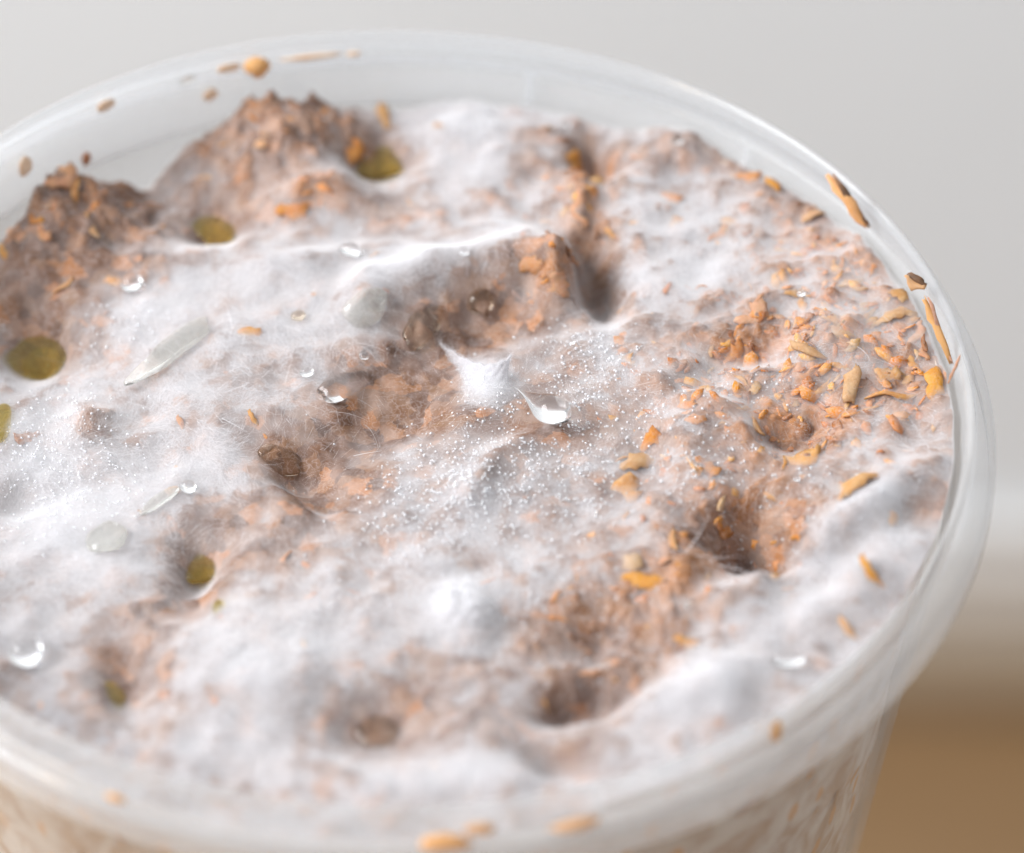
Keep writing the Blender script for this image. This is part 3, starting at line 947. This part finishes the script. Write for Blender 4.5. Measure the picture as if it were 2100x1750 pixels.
def fuzz(name, n, mode):
    R = wall_r(Z0) - 0.0006
    r = R * np.sqrt(rng.random(n * 4)); a = rng.random(n * 4) * 2 * np.pi
    x, y = r * np.cos(a), r * np.sin(a)
    c = samp(CV, x, y)
    px, py, _ = proj(np.stack([x, y, samp(ZP, x, y)], 1))
    keep = (rng.random(n * 4) < np.clip(0.18 + 0.82 * c, 0, 1)) & (px > -80) & (py < 1720)
    x, y, c = x[keep][:n], y[keep][:n], c[keep][:n]
    n = len(x)
    e = 0.0004
    gx = (samp(HM, x + e, y) - samp(HM, x - e, y)) / (2 * e); gy = (samp(HM, x, y + e) - samp(HM, x, y - e)) / (2 * e)
    Nn = np.stack([-gx, -gy, np.ones(n)], 1); Nn /= np.linalg.norm(Nn, axis=1)[:, None]
    # threads comb along a slowly turning direction
    th = 2.5 * np.pi * fbm(x * 60, y * 60, 91, 2) + rng.standard_normal(n) * (0.5 if mode else 1.2)
    T_ = np.stack([np.cos(th), np.sin(th), np.zeros(n)], 1); T_ -= Nn * (T_ * Nn).sum(1)[:, None]
    lift = rng.random(n)[:, None] * (0.35 if mode else 1.0)
    D = T_ + Nn * lift; D /= np.linalg.norm(D, axis=1)[:, None]
    L = (0.0012 + 0.0022 * rng.random(n)) if mode else (0.0004 + 0.0008 * rng.random(n))
    Wd = (0.000016 + 0.000022 * rng.random(n) ** 3) if mode else np.full(n, 0.000016)
    P0 = np.stack([x, y, samp(HM, x, y) - 0.00005], 1)
    rr = np.hypot(x + D[:, 0] * L, y + D[:, 1] * L); L = np.where(rr > R, L * 0.2, L)
    o = ribbons(name, P0, D, Nn, L, Wd, 0.5 * (rng.random(n) - 0.2), 4 if mode else 2, M_fib, cake)
    tag(o, kind='stuff')


SV = np.array(sv) - np.array([0, 0, 0.143])
idx = rng.integers(0, len(SV), 1800); idx = np.concatenate([idx, (np.arange(700) % (nu + 1)) * (nv + 1)])
n = len(idx)
D = rng.standard_normal((n, 3)) + np.array([0.15, -0.5, 0.6]); D /= np.linalg.norm(D, axis=1)[:, None]
o = ribbons('peak_fuzz', SV[idx] + 0.0001 * rng.standard_normal((n, 3)), D, np.tile([0, -0.5, 0.8], (n, 1)), 0.0002 + 0.0006 * rng.random(n), np.full(n, 0.000016), 0.5 * (rng.random(n) - 0.5), 3, M_fib, cake)
tag(o, kind='stuff')


def strands(name, n):
    ZON = np.clip(spot(1890, 960, 70, 60) + 0.8 * spot(1900, 1100, 80, 70) + 0.5 * spot(1780, 880, 120, 60) + 0.35 * spot(1850, 700, 90, 120) + 0.35 * spot(500, 780, 200, 120) + 0.3 * spot(1400, 1150, 160, 80), 0, 1)
    r = (wall_r(Z0) - 0.001) * np.sqrt(rng.random(40000)); a = rng.random(40000) * 2 * np.pi
    x, y = r * np.cos(a), r * np.sin(a)
    k = rng.random(40000) < samp(ZON, x, y) * 0.5
    x, y = x[k][:n], y[k][:n]; n = len(x)
    th = np.arctan2(y, x) + rng.standard_normal(n) * 0.7 + np.where(rng.random(n) < 0.5, np.pi, 0)
    D = np.stack([np.cos(th), np.sin(th), 0.12 + 0.25 * rng.random(n)], 1); D /= np.linalg.norm(D, axis=1)[:, None]
    L = 0.0018 + 0.0035 * rng.random(n) ** 2
    rr = np.hypot(x + D[:, 0] * L, y + D[:, 1] * L); L = np.where(rr > wall_r(-0.008) - 0.0006, 0.0008, L)
    Wd = 0.00003 + 0.00006 * rng.random(n) ** 3
    P0 = np.stack([x, y, samp(HM, x, y) + 0.0001], 1)
    o = ribbons(name, P0, D, np.tile([0, 0, 1.0], (n, 1)), L, Wd, 0.9 * (rng.random(n) - 0.5), 7, M_fib, cake)
    tag(o, kind='stuff')


strands('mycelium_strands', 1500)
fuzz('mycelium_threads', 60000, 1)
fuzz('mycelium_fuzz', 150000, 0)

# ------------------------------------------------------------------ liquid
def uv_ball(nu=28, nv=18):
    v, f = [], []
    for i in range(nv + 1):
        t = math.pi * i / nv
        for j in range(nu):
            p = 2 * math.pi * j / nu
            v.append((math.sin(t) * math.cos(p), math.sin(t) * math.sin(p), math.cos(t)))
    for i in range(nv):
        for j in range(nu):
            k = (j + 1) % nu
            f.append((i * nu + j, (i + 1) * nu + j, (i + 1) * nu + k, i * nu + k))
    return np.array(v), f


BV, BF = uv_ball()
HD = 0.3 * HM + 0.7 * HT


def blob(name, px, py, rx, ry, ang, mat, label, cat, h=0.6, irr=0.06, sink=0.25, group=None, A=None, flat=False):
    """a drop or puddle: rx, ry in layout pixels (ry already foreshortened), h = height / mean radius"""
    A = HM if flat else HD
    p = on_surf(px, py, A)
    n = np.array([0, 0, 1.0]) if flat else normal_at(p[0], p[1], A, 0.0012)
    a = rx * MMP; b_ = ry * MMP / (0.80 if h > 0.5 else 0.68)
    hh = h * (a + b_) / 2
    v = BV.copy()
    s = random.random() * 50
    ph = np.arctan2(v[:, 1], v[:, 0])
    w = 1 + irr * (np.sin(2 * ph + s) + 0.8 * np.sin(3 * ph + 2.1 * s) + 0.6 * np.sin(5 * ph + 3.7 * s))
    v[:, 0] *= a * w; v[:, 1] *= b_ * w
    v[:, 2] = np.where(v[:, 2] > 0, v[:, 2] * hh, v[:, 2] * hh * 0.30)
    R = np.array(frame_from(n, img_dir(px, py, ang)))
    o = mesh_obj(name, v @ R.T, BF, mat)
    o.location = Vector(p + n * hh * ((0.55 if h > 0.65 else 0.4) - sink))
    if flat: o.location.z += 0.0002 if 'pool' in name else -0.0002
    tag(o, label, cat, group)
    return o


DROPS = (
    ('water_droplet', 273, 587, 25, 22, 0, M_water, 'round clear droplet beside orange flakes near the brown lump', 0.85, 0.03, 0.1),
    ('water_droplet', 722, 522, 30, 17, 25, M_water, 'elongated clear droplet behind the white felt ridge', 0.7, 0.06, 0.1),
    ('water_droplet', 985, 620, 28, 24, 20, M_brownwet, 'faint brownish droplet in the hollow beside red-brown flakes', 0.7, 0.04, 0.2),
    ('water_droplet', 630, 768, 15, 13, 0, M_water, 'small round droplet sitting on smooth felt near the glittering puddle', 0.85, 0.02, 0.05),
    ('water_puddle', 700, 797, 62, 25, -18, M_water, 'glittering irregular clear puddle at the edge of the brown hollow', 0.55, 0.14, 0.15),
    ('water_puddle', 866, 672, 34, 46, 25, M_brownwet, 'curved brownish liquid patch with ragged white edge', 0.35, 0.10, 0.2),
    ('water_puddle', 750, 632, 40, 34, 60, M_milky, 'clear flattened droplet joined to the curved brownish patch', 0.4, 0.08, 0.2),
    ('milky_droplet', 352, 718, 36, 78, 32, M_milky, 'bean-shaped milky white droplet lying on the felt', 0.22, 0.12, 0.3),
    ('water_droplet', 220, 1105, 41, 34, 0, M_milky, 'flat greyish droplet with a pale outline on smooth white felt', 0.35, 0.06, 0.25),
    ('water_droplet', 55, 1347, 36, 34, 0, M_water, 'large blurred clear droplet with bluish shine by the front rim', 0.8, 0.03, 0.1),
    ('water_droplet', 328, 1030, 14, 34, 40, M_milky, 'slanted spindle-shaped pale droplet sunk in white felt', 0.5, 0.05, 0.2),
    ('water_droplet', 385, 1006, 17, 15, 0, M_water, 'small shiny droplet beside the spindle-shaped pale one', 0.85, 0.03, 0.05),
    ('water_droplet', 1618, 1363, 31, 17, -8, M_water, 'bright oval droplet near the front right rim', 0.8, 0.04, 0.05),
    ('amber_droplet', 417, 1147, 42, 44, 0, M_amber, 'round ochre droplet sunk in the white felt', 0.28, 0.08, 0.42),
    ('amber_droplet', 225, 1437, 28, 36, 0, M_amber, 'dull yellowish droplet with one tiny glint by the front rim', 0.35, 0.06, 0.40),
    ('amber_droplet', 450, 1252, 14, 24, 0, M_amber, 'small yellowish droplet below the round ochre one', 0.6, 0.05, 0.2),
    ('brown_puddle', 775, 1505, 42, 30, 0, M_brownwet, 'wet brown spot with a warm glint in the front hollow', 0.35, 0.08, 0.2),
    ('brown_puddle', 575, 945, 46, 22, 18, M_brownwet, 'shiny taupe liquid pocket below the small orange shred', 0.4, 0.08, 0.25),
    ('water_droplet', 1174, 708, 8, 7, 0, M_water, 'tiny round droplet right of the torn felt peak', 0.9, 0.02, 0.0),
    ('water_droplet', 1645, 604, 11, 9, 0, M_water, 'tiny brilliant droplet beside a golden flake', 0.85, 0.08, 0.0),
    ('water_droplet', 1635, 984, 7, 6, 0, M_water, 'tiny droplet on the tan flake near the dark hole', 0.9, 0.02, 0.0),
    ('water_droplet', 1546, 1080, 6, 6, 0, M_water, 'tiny droplet at the edge of the dark hole', 0.9, 0.02, 0.0),
    ('water_droplet', 612, 650, 17, 13, 0, M_brownwet, 'small brownish droplet on thin felt behind the round shiny one', 0.6, 0.06, 0.15),
    ('water_droplet', 800, 718, 10, 8, 0, M_water, 'small ring-like droplet below the curved brownish patch', 0.7, 0.03, 0.1),
    ('water_droplet', 745, 731, 11, 9, 50, M_water, 'small tear-like droplet left of the ring-like one', 0.7, 0.05, 0.1),
    ('water_droplet', 1390, 289, 15, 10, 0, M_water, 'tiny glittering droplet on the felt crest at the back', 0.8, 0.06, 0.0),
    ('water_droplet', 1160, 256, 12, 9, 0, M_water, 'tiny dark-edged droplet against the back wall felt', 0.8, 0.04, 0.0),
    ('water_droplet', 950, 517, 12, 9, 0, M_water, 'tiny droplet at the top of the white felt slope', 0.8, 0.04, 0.1),
    ('water_droplet', 1408, 1237, 8, 16, -10, M_water, 'narrow droplet with a warm glint in the right brown hollow', 0.7, 0.04, 0.1),
    ('amber_pool', 70, 712, 110, 105, 20, M_amber, 'olive yellow pool under the left brown lump', 0.12, 0.16, 0.40),
    ('amber_pool', 450, 462, 78, 52, -10, M_amber, 'olive yellow pool between the back brown lump and white felt', 0.14, 0.14, 0.40),
    ('amber_pool', 782, 325, 85, 52, -10, M_amber, 'brownish yellow pool with pale rim near the back wall', 0.16, 0.12, 0.35),
    ('amber_pool', 4, 872, 22, 40, 0, M_amber, 'narrow yellow pool cut by the left side of the felt', 0.2, 0.06, 0.1),
)
for nm, px, py, rx, ry, ang, M, lab, h, irr, sink in DROPS:
    blob(nm, px, py, rx, ry, ang, M, lab, 'pool' if 'pool' in nm else ('puddle' if 'puddle' in nm else 'droplet'), h, irr, sink, flat=(M is M_amber))

# tear-shaped drop hanging from a thread of felt
pa = on_surf(1057, 806, HT); pb = on_surf(1164, 892, HT); pb[2] += 0.0010
ax_ = Vector(pb - pa); Lt = ax_.length
tv, tf = [], []
nr, nc = 28, 32
for i in range(nr + 1):
    t = i / nr
    rad = 0.00003 + 0.00175 * max(0.0, math.sin(math.pi * min(1.0, t ** 2.1))) ** 0.8
    for j in range(nc):
        q = 2 * math.pi * j / nc
        tv.append((t * Lt, rad * math.cos(q) * 1.05, rad * math.sin(q) * (1.0 if math.sin(q) > 0 else 0.35)))
for i in range(nr):
    for j in range(nc):
        k = (j + 1) % nc
        tf.append((i * nc + j, i * nc + k, (i + 1) * nc + k, (i + 1) * nc + j))
o = mesh_obj('water_droplet', tv, tf, M_water)
nn = normal_at(pb[0], pb[1], HT, 0.0015)
dx_ = ax_.normalized(); dy_ = Vector(nn).cross(dx_).normalized(); dz_ = dx_.cross(dy_)
o.matrix_world = Matrix.Translation(Vector(pa) + dz_ * 0.0007) @ Matrix((dx_, dy_, dz_)).transposed().to_4x4()
tag(o, 'large tear-shaped clear droplet beside the torn white felt peak', 'droplet')

# condensation beads too small to count
ico = bpy.data.meshes.new('tmp')
import bmesh
bm = bmesh.new(); bmesh.ops.create_icosphere(bm, subdivisions=2, radius=1.0); bm.to_mesh(ico); bm.free()
IV = np.array([v.co[:] for v in ico.vertices]); IF = np.array([p.vertices[:] for p in ico.polygons])
bpy.data.meshes.remove(ico)
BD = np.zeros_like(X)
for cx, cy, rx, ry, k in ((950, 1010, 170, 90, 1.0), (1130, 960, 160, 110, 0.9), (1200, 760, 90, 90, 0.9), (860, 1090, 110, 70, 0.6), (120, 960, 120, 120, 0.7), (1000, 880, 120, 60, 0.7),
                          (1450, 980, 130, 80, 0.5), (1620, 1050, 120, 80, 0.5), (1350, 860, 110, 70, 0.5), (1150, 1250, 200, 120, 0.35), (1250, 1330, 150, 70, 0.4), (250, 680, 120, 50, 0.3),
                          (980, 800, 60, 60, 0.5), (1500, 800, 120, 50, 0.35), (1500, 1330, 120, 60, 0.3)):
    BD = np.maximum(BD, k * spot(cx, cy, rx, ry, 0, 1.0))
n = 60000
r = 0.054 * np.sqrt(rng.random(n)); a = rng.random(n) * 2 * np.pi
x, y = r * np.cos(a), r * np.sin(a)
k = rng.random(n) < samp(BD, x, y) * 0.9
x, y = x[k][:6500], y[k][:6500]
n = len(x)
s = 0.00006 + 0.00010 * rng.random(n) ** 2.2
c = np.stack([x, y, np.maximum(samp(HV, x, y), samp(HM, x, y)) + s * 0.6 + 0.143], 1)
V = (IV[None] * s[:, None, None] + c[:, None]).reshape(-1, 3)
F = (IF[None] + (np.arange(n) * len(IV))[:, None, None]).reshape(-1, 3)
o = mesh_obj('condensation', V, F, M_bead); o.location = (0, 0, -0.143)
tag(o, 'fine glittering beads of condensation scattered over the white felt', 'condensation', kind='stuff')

# ------------------------------------------------------------------ crumbs stuck to the tub
def crumb(name, loc, size, mat, label, group, seed, rot=(0, 0, 0), sc=(1, 1, 1)):
    r = np.random.default_rng(seed)
    v = IV * (1 + 0.28 * (r.random(len(IV))[:, None] - 0.5) + 0.18 * np.sin(IV[:, [1]] * 3 + seed) * np.cos(IV[:, [0]] * 2.3))
    v = v * np.array(sc) * size
    o = mesh_obj(name, v, IF.tolist(), mat)
    o.location = loc; o.rotation_euler = rot
    tag(o, label, 'crumb', group)
    return o


def on_inner_wall(px, py, inset=0.0004):
    d = ray(px, py)
    hit = None
    for t in np.linspace(0.24, 0.40, 900):
        p = CAM + d * t
        if p[2] > 0.0005: continue
        if math.hypot(p[0], p[1]) > wall_r(p[2]) - inset and p[1] > -0.02 and hit is None and p[2] > -0.02: hit = p
    return hit if hit is not None else at_z(px, py, -0.006)


for i, (px, py, s, M, sc, lab) in enumerate((
        (527, 137, 26, M_flakes[3], (1, 0.7, 1), 'golden lump of bran stuck high on the back wall'),
        (470, 140, 17, M_pale, (1.5, 0.15, 0.7), 'faint tan smear left of the golden wall lump'),
        (432, 195, 16, M_pale, (1.1, 0.2, 0.9), 'small tan crumb on the back wall below the golden lump'),
        (385, 165, 14, M_milky, (1.4, 0.3, 0.7), 'pale grey smear on the back wall'),
        (217, 216, 20, M_pale, (1.2, 0.2, 0.7), 'pale pinkish crumb alone on the left back wall'),
        (640, 117, 42, M_pale, (1.5, 0.12, 0.18), 'long thin tan streak high on the back wall'),
        (725, 111, 13, M_pale, (1.2, 0.3, 0.5), 'tiny tan speck at the end of the wall streak'),
        (52, 342, 20, M_pale, (0.8, 0.25, 1.3), 'tan crumb above the left brown lump'),
        (177, 326, 14, M_flakes[2], (0.8, 0.5, 1.2), 'brown crumb on the wall beside the bare gap'))):
    p = on_inner_wall(px, py)
    a = math.atan2(p[1], p[0])
    crumb('bran_crumb', p, s * MMP * 1.1, M, lab, 'crumbs on the tub wall', 300 + i, (0, 0, a - math.pi / 2), sc)

# crumbs seen on the front of the rim
def on_rim_front(px, py):
    d = ray(px, py)
    for t in np.linspace(0.2, 0.33, 2600):
        p = CAM + d * t
        if p[2] < -0.0002 and p[1] < 0 and math.hypot(p[0], p[1]) < 0.0580 and p[2] > -0.0034: return p
        if p[1] < 0 and math.hypot(p[0], p[1]) < 0.0606 and -0.0068 < p[2] < -0.0034: return p
    return at_z(px, py, -0.003)


for i, (px, py, s, M, sc, lab) in enumerate((
        (910, 1730, 34, M_flakes[1], (1.4, 0.5, 0.6), 'blurred golden crumb on the front rim, largest of three'),
        (985, 1700, 24, M_flakes[1], (1.3, 0.5, 0.5), 'blurred golden crumb next to the largest rim crumb'),
        (1180, 1692, 32, M_flakes[1], (1.6, 0.4, 0.4), 'thin golden shred lying on the front rim'),
        (237, 1637, 16, M_flakes[3], (1.3, 0.5, 0.5), 'faint tan speck on the left of the front rim'),
        (1592, 1500, 26, M_flakes[3], (0.5, 0.3, 1.2), 'pale yellow sliver on the right inside of the rim'))):
    p = on_rim_front(px, py)
    a = math.atan2(p[1], p[0])
    crumb('bran_crumb', p, s * MMP, M, lab, 'crumbs on the rim', 340 + i, (0, 0, a + math.pi / 2), sc)

# husks standing against the right wall
def husk(px0, py0, px1, py1, wpx, mats, label, lift=0.0005):
    def onw(px, py):
        p = on_surf(px, py); q = on_inner_wall(px, py, 0.0022)
        return q if q[2] > p[2] else p
    a = onw(px0, py0) + np.array([0, 0, lift]); b_ = onw(px1, py1) + np.array([0, 0, lift])
    L = np.linalg.norm(b_ - a); mid = (a + b_) / 2
    root = empty('bran_husk', Vector(mid), label, 'husk', 'husks by the tub wall')
    view = CAM - mid; view /= np.linalg.norm(view)
    R = frame_from(view, b_ - a)
    for k, M in enumerate(mats):
        me = flake_mesh('husk_skin' if k else 'husk_core', L * (1.0 if k == 0 else 0.97), wpx * MMP * (1 if k == 0 else 0.55), wpx * MMP * 0.3, 0.06, 0.15, 500 + int(px0) + k, M)
        o = bpy.data.objects.new(me.name, me); col.objects.link(o); o.parent = root
        o.matrix_local = Matrix.Translation(R @ Vector((0, (0.32 * wpx * MMP) if k else 0, wpx * MMP * 0.12 * k))) @ R.to_4x4()
    return root


husk(1704, 376, 1768, 466, 26, (M_flakes[1], M_dark), 'long husk with dark brown back standing against the right wall')
husk(1858, 575, 1892, 600, 24, (M_flakes[3], M_dark), 'short pale husk with a dark brown tip by the right wall')
husk(1902, 640, 1938, 735, 18, (M_flakes[3], M_flakes[2]), 'long reddish husk lying along the right wall')
husk(1947, 785, 1966, 745, 7, (M_flakes[2],), 'thin reddish brown sliver sticking up at the right wall')
